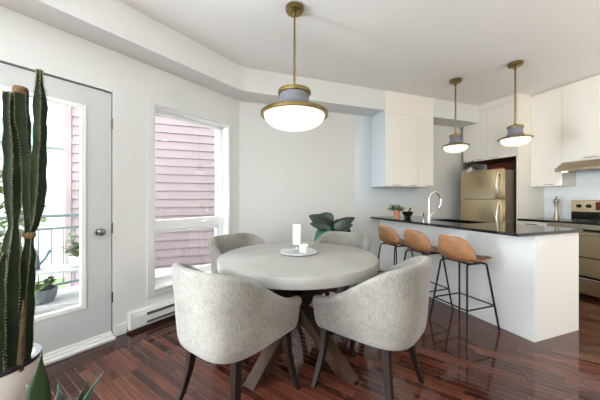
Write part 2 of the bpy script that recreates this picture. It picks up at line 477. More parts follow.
m.box(x1-ft-.02, x1-ft+.002, ya+.02, yb-.01, .985, z1-.03); 
m.build('window_frame', M_vinyl, w)
m = MB()   # awning sash
for a0, a1, b0, b1 in ((x0+.02, x0+.05, z0+.05, .875), (x1-ft-.03, x1-ft, z0+.05, .875), (x0+.02, x1-ft, z0+.05, z0+.085), (x0+.02, x1-ft, .845, .875)):
    m.box(a0, a1, ya+.012, yb-.01, b0, b1, bevel=.003)
m.build('sash', M_vinyl, w)
m = MB(); m.box(x0+.02, x1-ft, .128, .136, .985, z1-.03); m.build('pane', M_pane, w)
m = MB(); m.box(x0+.03, x1-ft-.01, .128, .136, z0+.06, .87); m.build('pane', M_pane, w)
m = MB(); m.box(1.86, 1.98, ya-.028, ya-.010, .93, .945, bevel=.004); m.box(1.90, 1.94, ya-.03, ya-.01, .915, .96, bevel=.004); m.build('handle', M_vinyl, w)
m = MB(); m.box(W0+.002, W1-.002, -.03, .10, WZ0+.014, WZ0+.034, bevel=.004); m.build('sill', M_trim, w)

# ---- baseboard heater
h = thing('baseboard_heater', 'white electric baseboard heater running along the wall under the tall window', 'heater', LW(0, 0), ANG_L)
h0, h1 = 1.055, 2.15
m = MB()
prof = [(0, .035), (-.062, .035), (-.066, .05), (-.066, .135), (-.05, .175), (0, .178)]
a = [m.bm.verts.new((h0, y-.0005, z)) for y, z in prof]; b = [m.bm.verts.new((h1, y-.0005, z)) for y, z in prof]
m.bm.faces.new(a); m.bm.faces.new(b[::-1])
for i in range(len(prof)):
    j = (i+1) % len(prof); m.bm.faces.new((a[i], b[i], b[j], a[j]))
m.build('body', M_heater, h)
m = MB(); m.box(h0+.13, h1-.1, -.0695, -.060, .122, .146); m.box(h0+.13, h1-.1, -.0695, -.060, .05, .070)
m.build('slot', M_slot, h)
m = MB(); m.box(h0-.012, h0, -.07, -.001, .032, .182, bevel=.002); m.build('end_cap', M_heater, h)
m = MB(); m.box(h1, h1+.012, -.07, -.001, .032, .182, bevel=.002); m.build('end_cap', M_heater, h)

# ------------------------------------------------------------------ outdoors
m = MB()
m.box(-3.2, 3.4, T, 2.15, -.12, -.04)
struct(m.build('floor_balcony', M_balc, **LL))
# siding on the projecting wing (parallel to the back wall)
AS = 3.90
m = MB()
zb = -1.5
i = 0
bL, bR = -4.70, B_CORNER+1.5
def corner_post(): pass
while zb < 5.2:
    z1 = zb + .15
    v = [m.bm.verts.new(p) for p in ((bL, AS-.022, zb), (bR, AS-.022, zb), (bR, AS-.004, z1-.004), (bL, AS-.004, z1-.004),
                                     (bL, AS+.1, zb), (bR, AS+.1, zb), (bR, AS+.1, z1-.004), (bL, AS+.1, z1-.004))]
    for q in ((0, 1, 2, 3), (4, 7, 6, 5), (0, 4, 5, 1), (2, 6, 7, 3), (0, 3, 7, 4), (1, 5, 6, 2)): m.bm.faces.new([v[k] for k in q])
    zb = z1
m.box(bL, bR, AS+.1, AS+2.2, -1.5, 5.2)
m.box(bL-.03, bL+.05, AS-.035, AS+.1, -1.5, 5.2)
struct(m.build('wall_exterior', M_siding, **KL))
# railing
r = thing('balcony_railing', 'pale grey metal balcony railing beyond the glass door', 'railing', LW(0, 0), ANG_L)
RE = 1.98
m = MB(); m.box(-3.0, 1.74, RE-.025, RE+.025, .96, 1.0, bevel=.006); m.build('top_rail', M_rail, r)
m = MB(); m.box(-3.0, 1.74, RE-.015, RE+.015, .80, .83); m.build('rail', M_rail, r)
m = MB(); m.box(-3.0, 1.74, RE-.015, RE+.015, .06, .09); m.build('rail', M_rail, r)
for x in (-3.0, -1.4, .17, 1.70):
    m = MB(); m.box(x, x+.04, RE-.022, RE+.022, -.04, .96); m.build('post', M_rail, r)
for k in range(38):
    x = -2.9 + k*.12
    if x > 1.62: break
    m = MB(); m.tube([(x, RE, .085), (x, RE, .80)], .008, 6); m.build('baluster', M_rail, r)

def leafmesh(m, base, az, elev, L, W, bend=.6, fold=.25, n=9, tip=1.0, rise=None):
    """curved leaf from base along azimuth; elev start angle, bend droop"""
    ca, sa = math.cos(az), math.sin(az)
    p = Vector(base); e = elev; rows = []
    step = L/(n-1)
    for i in range(n):
        t = i/(n-1)
        wd = W*(math.sin(PI*min(1, t**.8))**.75)*.5 if tip else W*.5
        if i == 0: wd = W*.06
        if i == n-1: wd = W*.02
        side = Vector((-sa, ca, 0)); nrm = Vector((-ca*math.sin(e), -sa*math.sin(e), math.cos(e)))
        rows.append([m.bm.verts.new(p + side*wd*s + nrm*abs(s)*fold*wd) for s in (-1, -.5, 0, .5, 1)])
        p = p + Vector((ca*math.cos(e), sa*math.cos(e), math.sin(e)))*step
        e -= bend/(n-1)
    for A, B in zip(rows[:-1], rows[1:]):
        for k in range(4): m.bm.faces.new((A[k], A[k+1], B[k+1], B[k]))

# plant stand on the balcony
SP = Vector((-2.62, 2.86, 0))
st = thing('plant_stand', 'white two-tier plant stand on the balcony behind the glass door', 'plant stand', (SP.x, SP.y, -.04), math.radians(25))
for sx in (-1, 1):
    for sy in (-1, 1):
        m = MB(); m.bar((sx*.36, sy*.17, 0), (sx*.27, sy*.11, .469), .05, .025, up=(0, 1, 0)); m.build('leg', M_stand, st)
m = MB(); m.box(-.36, .36, -.17, .17, .47, .495, bevel=.005); m.build('shelf', M_stand, st)
m = MB(); m.box(-.42, .42, -.22, .22, .14, .165, bevel=.005); m.build('shelf', M_stand, st)
cs, sn = math.cos(math.radians(25)), math.sin(math.radians(25))
def SPp(x, y, z): return (SP.x + x*cs - y*sn, SP.y + x*sn + y*cs, z - .04)
def potted(name, label, cat, loc, pr, ph, pm, lm, nl, L, W, seed, el=(.6, 1.3), group=None, zmax=9):
    rnd = random.Random(seed)
    t = thing(name, label, cat, loc, 0, group)
    m = MB(); m.lathe([(0, 0), (pr*.72, 0), (pr*.95, ph*.5), (pr, ph), (pr*.9, ph), (pr*.86, ph*.88), (0, ph*.88)], 24); m.build('pot', pm, t, smooth=40)
    m = MB()
    for k in range(nl):
        az = 2*PI*k/nl + rnd.uniform(-.4, .4); e = rnd.uniform(*el)
        b = Vector((pr*.3*math.cos(az), pr*.3*math.sin(az), ph*.87))
        s = L*rnd.uniform(.4, 1)
        q = b + Vector((.3*s*math.cos(az), .3*s*math.sin(az), s*.9))
        m.tube([b, (b+q)/2 + Vector((0, 0, .05*s)), q], .004, 5)
        for j in range(4):
            tt = .35 + .65*j/3
            leafmesh(m, b.lerp(q, tt), az + rnd.uniform(-1.8, 1.8), rnd.uniform(-.1, .8), W*rnd.uniform(1.3, 2.0), W, .9, .2, 6)
    for vv in m.bm.verts: vv.co.z = min(max(vv.co.z, .02), zmax)
    m.build('foliage', lm, t, smooth=60)
    return t
potted('potted_plant', 'leafy green plant in a white pot on the upper shelf of the balcony stand', 'plant', SPp(.17, .02, .499), .09, .12, M_potwhite, M_garden, 9, .26, .07, 3)
potted('potted_plant', 'low green plant in a grey bowl on the lower shelf of the balcony stand', 'plant', SPp(-.10, -.08, .169), .12, .14, M_greypot, M_garden, 8, .12, .06, 4, zmax=.285)
t = thing('watering_can', 'slate blue watering can on the upper shelf of the balcony stand', 'watering can', SPp(-.23, -.02, .499), math.radians(25))
m = MB(); m.lathe([(0, 0), (.085, 0), (.08, .14), (.065, .155), (.05, .155), (.05, .15), (0, .15)], 20); m.build('body', M_bluepot, t, smooth=40)
m = MB(); m.tube([(-.06, 0, .14), (-.08, 0, .22), (0, 0, .25), (.06, 0, .2), (.065, 0, .14)], .008, 8); m.build('handle', M_bluepot, t, smooth=60)
m = MB(); m.tube([(.075, 0, .04), (.13, 0, .11), (.17, 0, .2)], [.014, .011, .016], 8); m.build('spout', M_bluepot, t, smooth=60)

# house and trees across the yard
t = thing('neighbour_house', 'pale house far across the yard seen through the door glass', 'house', LW(-3.0, 11.5, -2), ANG_L)
m = MB(); m.box(-6, 9, 0, 5, 0, 5.2)
for k in range(13): m.box(-6, 9, -.03, 0, .4*k, .4*k+.37)
m.build('wall', M_house, t)
m = MB(); m.box(-6.4, 9.4, -.5, 5.4, 5.2, 5.55); m.box(-6, 9, -.1, 5, 5.55, 6.1); m.build('roof', M_roof, t)
def tree(label, loc, h, rad, seed):
    rnd = random.Random(seed)
    t = thing('tree', label, 'tree', loc, 0, 'trees across the yard')
    m = MB(); m.tube([(0, 0, 0), (.05, .02, h*.3), (.0, .05, h*.7)], [.14, .11, .05], 8); m.build('trunk', M_bark, t, smooth=60)
    m = MB()
    for k in range(420):
        v = Vector((rnd.gauss(0, 1), rnd.gauss(0, 1), rnd.gauss(0, 1))).normalized()*rad*rnd.uniform(.35, 1)**.6
        leafmesh(m, Vector((v.x, v.y, h*.72+v.z*1.2)), rnd.uniform(0, 6.28), rnd.uniform(-.7, .9), .34, .2, .8, .2, 4)
    m.build('foliage', M_garden, t)
tree('bushy light green tree in the yard, right in front of the pale house', LW(.9, 8.5, -2), 4.2, 1.2, 11)
tree('wider light green tree in the yard, further along the house', LW(-3.2, 9.0, -2), 4.6, 1.5, 12)
m = MB(); m.box(-30, 30, 2.2, 40, -2.2, -2.0)
struct(m.build('floor_yard', mat('lawn', (120, 140, 92), .9, noise=(3, .2)), **LL))

# ------------------------------------------------------------------ dining table
TC = Vector((-.015, 2.09, 0))
tb = thing('dining_table', 'round dining table with a thick grey concrete top and crossed wooden legs', 'table', TC)
R_ = .612
m = MB(); m.lathe([(0, .685), (R_-.012, .685), (R_-.003, .689), (R_, .698), (R_, .748), (R_-.003, .757), (R_-.012, .761), (0, .761)], 96); m.build('tabletop', M_concrete, tb, smooth=35)
for az in (math.atan2(-.40, -.305), math.atan2(-.31, .335), math.atan2(.40, .305), math.atan2(.31, -.335)):
    v = Vector((math.cos(az), math.sin(az), 0))
    n = Vector((-v.y, v.x, 0))
    m = MB()
    p = v*.46; q = v*-.40 + Vector((0, 0, .684))
    # parallelogram beam with feet cut level with the floor
    hw, hd = .047, .062
    A = [m.bm.verts.new(p + n*s*hw + v*t*hd) for s, t in ((-1, -1), (1, -1), (1, 1), (-1, 1))]
    B = [m.bm.verts.new(q + n*s*hw + v*t*hd) for s, t in ((-1, -1), (1, -1), (1, 1), (-1, 1))]
    m.bm.faces.new(A[::-1]); m.bm.faces.new(B)
    for i in range(4): m.bm.faces.new((A[i], A[(i+1) % 4], B[(i+1) % 4], B[i]))
    m.build('leg', M_greywood, tb, bevel=.003)

# ------------------------------------------------------------------ dining chairs (local +x = front)
def sstep(t):
    t = max(0, min(1, t)); return t*t*(3-2*t)
def chair_plan(k=16):
    pts = []
    for i in range(8): pts.append((.215 - .235*i/8, .275))
    for i in range(k+1):
        ph = PI/2*i/k
        pts.append((-.02 - .325*math.sin(ph)**.62, .275*max(0, math.cos(ph))**.62))
    return pts + [(x, -y) for x, y in pts[-2::-1]]
def offset_plan(pts, o):
    out = []
    n = len(pts)
    for i, p in enumerate(pts):
        a = Vector(pts[max(0, i-1)]); b = Vector(pts[min(n-1, i+1)])
        t = (b-a).normalized(); nn = Vector((-t.y, t.x)) * -1
        # outward = away from the seat centre
        c = Vector(p) - Vector((-.0, 0))
        if i == 0 or i == n-1 : nn = Vector((0, 1 if p[1] > 0 else -1))
        if nn.dot(c) < 0: nn = -nn
        out.append((p[0]+nn.x*o, p[1]+nn.y*o))
    return out
def make_chair(label):
    t = thing('dining_chair', label, 'chair', (0, 0, 0), 0, 'upholstered chairs around the dining table')
    plan = chair_plan()
    def hgt(x):
        return .845 - .235*sstep((x+.34)/.52)
    prof = [(-.045, None, .395), (-.020, None, .397), (-.004, None, .43), (.004, None, .52), (.014, .55, 0), (.027, -.045, 1), (.027, -.016, 1), (.018, -.003, 1), (.0, 0, 1), (-.018, -.004, 1), (-.030, -.018, 1), (-.036, -.05, 1), (-.052, None, .43)]
    cols = []
    offs = {p[0]: offset_plan(plan, p[0]) for p in prof}
    m = MB()
    for i in range(len(plan)):
        h = hgt(plan[i][0]); col = []
        for o, a, b in prof:
            x, y = offs[o][i]
            if a is None: z = b
            elif b == 0: z = .52 + (h-.52)*a
            else: z = h + a
            col.append(m.bm.verts.new((x, y, z)))
        cols.append(col)
    nP = len(prof)
    for A, B in zip(cols[:-1], cols[1:]):
        for k in range(nP): m.bm.faces.new((A[k], A[(k+1) % nP], B[(k+1) % nP], B[k]))
    for col, s in ((cols[0], 1), (cols[-1], -1)):
        # slightly domed arm front
        c = sum((v.co for v in col), Vector())/nP + Vector((.018, 0, 0))
        cv = m.bm.verts.new(c)
        for k in range(nP): m.bm.faces.new((col[k], col[(k+1) % nP], cv))
    m.build('backrest', M_linen, t, smooth=80, subsurf=1)
    # seat cushion
    inner = offset_plan(plan, -.054)
    sp = [(.275, .17), (.262, .19), (.235, .20)] + [p for p in inner if p[0] < .2] + [(.235, -.20), (.262, -.19), (.275, -.17)]
    m = MB(); m.prism(sp, .392, .495, bevel=.02, seg=3); m.build('seat', M_linen, t, smooth=50)
    for sx, sy in ((1, 1), (1, -1), (-1, 1), (-1, -1)):
        m = MB()
        top = Vector((.19 if sx > 0 else -.205, sy*.185, .394)); ft = Vector((.245 if sx > 0 else -.275, sy*.245, 0))
        kn = top.lerp(ft, .45) + Vector((-.012*sx, -.010*sy, 0))
        pts = [top, top.lerp(kn, .5), kn, kn.lerp(ft, .55) + Vector((-.004*sx, -.003*sy, 0)), ft]
        ws = [.046, .043, .039, .034, .028]
        rings = []
        for p, wd in zip(pts, ws):
            rings.append([m.bm.verts.new(p + Vector((a*wd/2, b*wd/2, 0))) for a, b in ((-1, -1), (1, -1), (1, 1), (-1, 1))])
        m.bm.faces.new(rings[0]); m.bm.faces.new(rings[-1][::-1])
        for A, B in zip(rings[:-1], rings[1:]):
            for k in range(4): m.bm.faces.new((A[k], A[(k+1) % 4], B[(k+1) % 4], B[k]))
        m.build('leg', M_espresso, t, bevel=.003)
    return t
CH = [('linen tub chair with its back to the window heater, seen from behind', 234.3, .582),
      ('linen tub chair with its back to the viewer, nearest the bar stools', 320.0, .582),
      ('linen tub chair across the table beside the tall window, facing the viewer', 140.5, .582),
      ('linen tub chair across the table in front of the dark leafy plant', 54.0, .585)]
ch0 = make_chair(CH[0][0])
for i, (lb, deg, rr) in enumerate(CH):
    a = math.radians(deg); loc = (TC.x + rr*math.cos(a), TC.y + rr*math.sin(a), 0)
    if i == 0:
        ch0.location = loc; ch0.rotation_euler = (0, 0, a+PI)
    else: dup(ch0, loc, a+PI, lb)

# ------------------------------------------------------------------ table centrepiece
t = tag(MB().lathe([(0, .004), (.05, 0), (.135, .001), (.15, .008), (.152, .014), (.146, .017), (.13, .012), (0, .011)], 48).build('serving_tray', M_marble, smooth=40, loc=(-.012, 2.15, .7615)), 'round grey marble tray in the middle of the dining table', 'tray')
t = thing('candle_holder', 'clear glass candle holder standing on the marble tray', 'candle holder', (-.025, 2.175, .7735))
MB().lathe([(0, 0), (.042, 0), (.044, .006), (.014, .014), (.012, .028), (.026, .04), (.036, .05), (.034, .052), (.02, .046), (0, .044)], 28).build('body', M_clear, t, smooth=50)
t = thing('pillar_candle', 'tall white pillar candle on the glass holder', 'candle', (-.025, 2.175, .8265))
MB().lathe([(0, 0), (.032, 0), (.033, .003), (.033, .158), (.029, .163), (.01, .158), (0, .157)], 28).build('wax', M_wax, t, smooth=40)
MB().tube([(0, 0, .157), (.001, 0, .165), (.003, .001, .172)], .0013, 6).build('wick', M_black, t)
t = thing('votive_candle', 'small white votive candle beside the pillar candle on the tray', 'candle', (.032, 2.105, .7735))
MB().lathe([(0, 0), (.028, 0), (.034, .01), (.037, .062), (.033, .064), (.031, .05), (0, .048)], 28).build('cup', M_potwhite, t, smooth=40)
MB().tube([(0, 0, .048), (.001, 0, .055)], .0012, 6).build('wick', M_black, t)

# ------------------------------------------------------------------ pendants
def pendant(label, x, y, s, ztop_rim, group, small=False, v=1.0):
    t = thing('pendant_light', label, 'pendant light', (x, y, ztop_rim), 0, group)
    zc = CEIL - ztop_rim
    R = .275*s
    MB().lathe([(0, zc-.040), (.062, zc-.040), (.067, zc-.037), (.068, zc-.022), (.074, zc-.020), (.075, zc-.004), (.072, zc-.0005), (0, zc-.0005)], 32).build('canopy', M_brass, t, smooth=40)
    hN = .19*v
    MB().tube([(0, 0, hN), (0, 0, zc-.039)], .0085 if not small else .0095, 12).build('stem', M_brass, t, smooth=60)
    m = MB(); m.lathe([(.008, zc-.08), (.013, zc-.08), (.015, zc-.06), (.011, zc-.039), (.008, zc-.039)], 16, closed=True); m.build('swivel', M_brass, t, smooth=40)
    m = MB(); m.lathe([(.008, hN+.02), (.016, hN+.02), (.02, hN+.005), (.018, hN-.01), (.008, hN-.01)], 16, closed=True); m.build('collar', M_brass, t, smooth=40)
    # brass cap ring
    m = MB(); m.lathe([(0, hN-.004), (.115*s, hN-.004), (.132*s, hN-.010), (.136*s, hN-.02*v-.004), (.134*s, hN-.034*v-.004), (.120*s, hN-.036*v-.004), (0, hN-.036*v-.004)], 48); m.build('cap_ring', M_brass, t, smooth=40)
    # grey neck flaring to the rim
    z0 = hN-.036*v-.004
    m = MB(); m.lathe([(.118*s, z0), (.119*s, z0-.05*s), (.124*s, z0*.5), (.140*s, z0*.32), (.172*s, .034*s), (.225*s, .007), (.21*s, .003), (.12*s, .03*s), (.110*s, z0)], 48, closed=True); m.build('neck', M_neck, t, smooth=60)
    m = MB(); m.lathe([(.20*s, .008), (R*.93, .006), (R*.985, 0), (R, -.006*s), (R, -.026*s), (R*.98, -.031*s), (R*.91, -.026*s), (R*.89, -.014*s), (.20*s, -.002)], 64, closed=True); m.build('rim', M_brass, t, smooth=40)
    for k in range(3):
        a = 2*PI*k/3 + .35
        m = MB(); m.lathe([(0, .012), (.006, .012), (.009, .004), (.006, 0), (0, 0)], 10, Matrix.Rotation(a, 4, 'Z') @ Matrix.Translation((R-.001, 0, -.012*s)) @ Matrix.Rotation(PI/2, 4, 'Y')); m.build('knob', M_brass, t, smooth=50)
    dep = .108*v
    m = MB(); n = 14
    pr = [(R*.90*math.cos(PI/2*i/n)**.8 if i < n else 0, -.024*s - dep*math.sin(PI/2*i/n)) for i in range(n+1)]
    m.lathe(pr, 64); m.build('diffuser', M_opal, t, smooth=60)
    return t
pendant('large brass and grey dome pendant hanging over the dining table', -.045, 2.165, 1.0, 1.905, None)
pendant('small brass and grey dome pendant over the faucet end of the island', 2.05, 3.48, .58, 1.905, 'small pendants over the kitchen island', True, .76)
pendant('small brass and grey dome pendant in front of the fridge cabinet', 2.487, 3.05, .58, 1.905, 'small pendants over the kitchen island', True, .76)

# ------------------------------------------------------------------ island
IB = .627
isl = thing('kitchen_island', 'white kitchen island with plain panels under a black counter', 'kitchen island', P0, ANG_K)
m = MB()
for b0, b1, a0, a1, z0, z1 in ((.018, IB-.02, .02, .70, 0, .8985), (.018, IB-.02, 1.34, A_BACK-.017, 0, .8985), (.018, .15, .70, 1.34, 0, .8985), (.55, IB-.02, .70, 1.34, 0, .8985), (.15, .55, .70, 1.34, 0, .70)): m.box(b0, b1, a0, a1, z0, z1)
m.build('body', M_island, isl)
m = MB(); m.box(0, .0175, 0, A_BACK-.017, .0005, .8985, bevel=.001); m.build('front_panel', M_island, isl)
m = MB(); m.box(.018, IB, 0, .0195, .0005, .8985, bevel=.001); m.build('end_panel', M_island, isl)
# counter with a hole for the sink
ct = thing('island_countertop', 'polished black countertop overhanging the white island', 'countertop', P0, ANG_K)
S0, S1, SA0, SA1 = .17, .53, .72, 1.32
CZ0, CZ1 = .899, .925
m = MB()
def edge_b(a): return -.243 + (.243-.172)*a/A_BACK
def quad(a0, a1, bfun0, b1): m.prism([(bfun0(a0), a0), (b1, a0), (b1, a1), (bfun0(a1), a1)], CZ0, CZ1)
aa = [-.022, SA0, SA1, A_BACK-.0165]
quad(aa[0], aa[1], edge_b, IB+.02); quad(aa[2], aa[3], edge_b, IB+.02)
quad(aa[1], aa[2], edge_b, S0); m.prism([(S1, aa[1]), (IB+.02, aa[1]), (IB+.02, aa[2]), (S1, aa[2])], CZ0, CZ1)
bmesh.ops.remove_doubles(m.bm, verts=m.bm.verts, dist=.0005)
m.build('slab', M_granite, ct)
sk = thing('kitchen_sink', 'dark undermount sink set into the black island counter', 'sink', K((S0+S1)/2, (SA0+SA1)/2, .72), ANG_K)
hx, hy = (S1-S0)/2-.002, (SA1-SA0)/2-.002
m = MB()
m.box(-hx, hx, -hy, hy, 0, .004)
for a in ((-hx, -hx+.004, -hy, hy), (hx-.004, hx, -hy, hy), (-hx, hx, -hy, -hy+.004), (-hx, hx, hy-.004, hy)): m.box(*a, 0, .195)
m.build('basin', M_black, sk)
MB().lathe([(0, .004), (.04, .004), (.04, .008), (.03, .008), (.02, .005), (0, .005)], 20).build('drain', M_steel2, sk)
# outlet on the end panel
o = thing('power_outlet', 'white outlet plate on the end panel of the island', 'outlet', K(.075, -.0005, .81), ANG_K)
MB().box(-.018, .078, -.006, 0, -.034, .034, bevel=.002).build('plate', M_plate, o)
MB().box(-.0, .06, -.008, -.0055, -.018, .018, bevel=.002).build('socket', M_plate, o)

# faucet
f = thing('kitchen_faucet', 'tall chrome gooseneck faucet on the black island counter', 'faucet', K(-.02, 1.09, .9252), ANG_K)
MB().lathe([(0, 0), (.027, 0), (.027, .006), (.019, .012), (.018, .10), (.015, .11), (0, .11)], 24).build('base', M_chrome, f, smooth=40)
pts = [(0, 0, .10), (0, 0, .26)]
for k in range(1, 15):
    a = PI - PI*1.12*k/14; pts.append((.095 + .095*math.cos(a), 0, .265 + .095*math.sin(a)))
MB().tube(pts, .0095, 14).build('spout', M_chrome, f, smooth=60)
e = Vector(pts[-1]); dd = (e - Vector(pts[-2])).normalized()
MB().tube([e, e+dd*.02, e+dd*.07, e+dd*.075], [.012, .0155, .017, .013], 14).build('spray_head', M_chrome, f, smooth=50)
MB().tube([(.016, 0, .065), (.04, -.0, .085), (.085, 0, .118)], [.008, .007, .005], 10).build('lever', M_chrome, f, smooth=50)
sd = thing('soap_dispenser', 'slim chrome soap dispenser beside the gooseneck faucet', 'soap dispenser', K(-.045, 1.15, .9252), ANG_K)
MB().lathe([(0, 0), (.017, 0), (.017, .006), (.010, .010), (.010, .09), (.013, .095), (.013, .105), (0, .106)], 18).build('body', M_chrome, sd, smooth=40)
MB().tube([(0, 0, .10), (.03, 0, .108), (.045, 0, .10)], .005, 8).build('nozzle', M_chrome, sd, smooth=50)

# herb pot
hb = thing('potted_herb', 'bushy green herb in a small copper pot on the island counter', 'plant', K(-.06, 1.62, .9252), ANG_K)
MB().lathe([(0, 0), (.036, 0), (.042, .06), (.046, .125), (.041, .125), (.038, .11), (0, .11)], 28).build('pot', M_copper, hb, smooth=40)
rnd = random.Random(5)
m = MB()
for k in range(64):
    az = rnd.uniform(0, 6.28); e = rnd.uniform(.1, 1.4); L = rnd.uniform(.06, .12)
    b = Vector((.02*math.cos(az), .02*math.sin(az), .11)); q = b + Vector((L*math.cos(e)*math.cos(az), L*math.cos(e)*math.sin(az), L*math.sin(e)*.85))
    m.tube([b, q], .0012, 4)
    for j in range(5):
        leafmesh(m, b.lerp(q, .4+.6*j/4), az+rnd.uniform(-2, 2), rnd.uniform(-.5, .7), .03, .014, .8, .2, 4)
m.build('foliage', M_herb, hb)
# mortar and pestle
mo = thing('stone_mortar', 'black stone mortar bowl standing beside the herb pot', 'mortar', K(.20, 1.70, .9252))
MB().lathe([(0, 0), (.045, 0), (.048, .012), (.040, .022), (.062, .04), (.078, .085), (.072, .09), (.056, .05), (.03, .034), (0, .03)], 32).build('bowl', M_stone, mo, smooth=50)
pe = thing('stone_pestle', 'black pestle leaning in the stone mortar', 'pestle', K(.20, 1.70, .9615))
MB().tube([(-.01, -.01, .008), (.004, .0, .03), (.04, .01, .085), (.055, .014, .108)], [.017, .012, .009, .011], 12).build('grip', M_stone, pe, smooth=60)

# ------------------------------------------------------------------ bar stools (local +x = front)
def make_stool(label):
    t = thing('bar_stool', label, 'bar stool', (0, 0, 0), 0, 'leather bar stools at the island')
    path = [(.20, .628), (.15, .640), (.05, .634), (-.05, .628), (-.125, .638), (-.175, .68), (-.198, .74), (-.212, .81), (-.222, .872)]
    P = [Vector((x, 0, z)) for x, z in path]
    def pt(v):
        f = v*(len(P)-1); i = min(int(f), len(P)-2); t_ = f-i
        p0 = P[max(i-1, 0)]; p1 = P[i]; p2 = P[i+1]; p3 = P[min(i+2, len(P)-1)]
        return .5*((2*p1) + (p2-p0)*t_ + (2*p0-5*p1+4*p2-p3)*t_*t_ + (3*p1-p0-3*p2+p3)*t_**3)
    def fn(u, v):
        s = 2*u-1
        p = pt(v); q = pt(min(1, v+.01)) - pt(max(0, v-.01)); q.normalize()
        nrm = Vector((q.z, 0, -q.x))            # towards the sitter / up
        if nrm.z < 0 and v < .4: nrm = -nrm
        nrm = Vector((abs(q.z), 0, abs(q.x))) if True else nrm
        end = abs(2*v-1)
        wd = .205*(1-end**4*.5) * (1 - .20*max(0, (v-.5)*2))
        curl = (.028 if v < .35 else .028 + .075*sstep((v-.35)/.3)*(1-.45*sstep((v-.75)/.25)))
        rr = abs(s)**2.4
        cs_ = .03*s*s*(1 if v > .9 else 0)*((v-.9)/.1 if v > .9 else 0)
        pos = p + Vector((0, s*wd, 0)) + nrm*curl*rr - Vector((0, 0, cs_))
        if v < .12: pos.x -= .03*s*s*(.12-v)/.12
        return pos
    m = MB(); m.grid(fn, 17, 33); m.build('seat', M_leather, t, smooth=80, solid=.016, subsurf=1)
    # padded insert on the seat
    def fn2(u, v):
        s = (2*u-1)*.86; p = fn((s+1)/2, .04+.40*v); e = max(abs(2*u-1), abs(2*v-1))
        return p + Vector((0, 0, .010 + .010*(1-e**4)))
    m = MB(); m.grid(fn2, 13, 13); m.build('seat_pad', M_seatleather, t, smooth=80, solid=.006)
    r = .0085; tops = {}
    m = MB(); m.tube([(-.10, -.12, .612), (.10, -.12, .612)], r, 10); m.tube([(-.10, .12, .612), (.10, .12, .612)], r, 10)
    m.tube([(-.06, -.12, .612), (-.06, .12, .612)], r, 10); m.tube([(.06, -.12, .612), (.06, .12, .612)], r, 10); m.build('seat_frame', M_blackmat, t, smooth=60)
    for sx in (-1, 1):
        for sy in (-1, 1):
            m = MB(); m.tube([(sx*.085, sy*.12, .612), (sx*.115, sy*.135, .606), (sx*.125, sy*.14, .585), (sx*.20, sy*.20, .003)], r, 10); m.build('leg', M_blackmat, t, smooth=60)
    k = (.585-.23)/(.585-.003); fx = .125+.075*k; fy = .14+.06*k
    q = [(fx, fy), (fx, -fy), (-fx, -fy), (-fx, fy)]
    for i in range(4):
        a, b = q[i], q[(i+1) % 4]
        m = MB(); m.tube([(a[0], a[1], .23), (b[0], b[1], .23)], .007, 8); m.build('footrest', M_blackmat, t, smooth=60)
    return t
SL = [('cognac leather bar stool nearest the free end of the island', .425), ('cognac leather bar stool in the middle of the row of three', .905), ('cognac leather bar stool nearest the back wall and potted herb', 1.375)]
s0 = make_stool(SL[0][0])
for i, (lb, a) in enumerate(SL):
    loc = K(-.285, a, 0)
    if i == 0: s0.location = loc; s0.rotation_euler = (0, 0, ANG_K)
    else: dup(s0, loc, ANG_K, lb)

# ------------------------------------------------------------------ kitchen units
def handle_bar(m, axis, c, L, out, dirn, r=.005):
    """bar handle centred at c, length L along axis (Vector), standing off by out along dirn"""
    c = Vector(c); ax = Vector(axis); dn = Vector(dirn)
    m.tube([c - ax*L/2 + dn*out, c + ax*L/2 + dn*out], r, 8)
    for s in (-1, 1): m.tube([c + ax*s*L*.38, c + ax*s*L*.38 + dn*out], r*.8, 8)

# pale blue panel behind the upper cabinets
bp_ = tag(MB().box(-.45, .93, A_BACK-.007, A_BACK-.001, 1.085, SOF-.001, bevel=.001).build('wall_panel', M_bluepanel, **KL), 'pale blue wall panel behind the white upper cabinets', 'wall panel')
# upper cabinet on the back wall, three doors
AF = A_BACK-.345
c = thing('wall_cabinet', 'white three-door upper cabinet on the back wall above the herb pot', 'cabinet', P0, ANG_K)
m = MB(); m.box(-.15, .752, AF+.02, A_BACK-.008, 1.385, CEIL-.002); m.build('body', M_cab, c)
m = MB(); m.box(-.154, -.1502, AF, A_BACK-.008, 1.383, SOF-.002); part(m.build('end_panel', M_bluepanel, c), 'end panel tinted pale blue for cool shading')  # blue tint paints in the cool shading on this side of the cabinet
m = MB(); m.box(-.15, .752, AF, AF+.019, 2.46, CEIL-.002); m.build('filler_panel', M_cab, c)
for b0, b1 in ((-.15, .148), (.151, .449), (.452, .752)):
    m = MB(); m.box(b0, b1, AF, AF+.019, 1.385, 2.457, bevel=.0015); dr = m.build('door', M_cab, c)
    m = MB(); handle_bar(m, (1, 0, 0), ((b0+b1)/2+.04, AF, 1.405), .13, .022, (0, -1, 0), .0045); m.build('handle', M_steel2, dr)

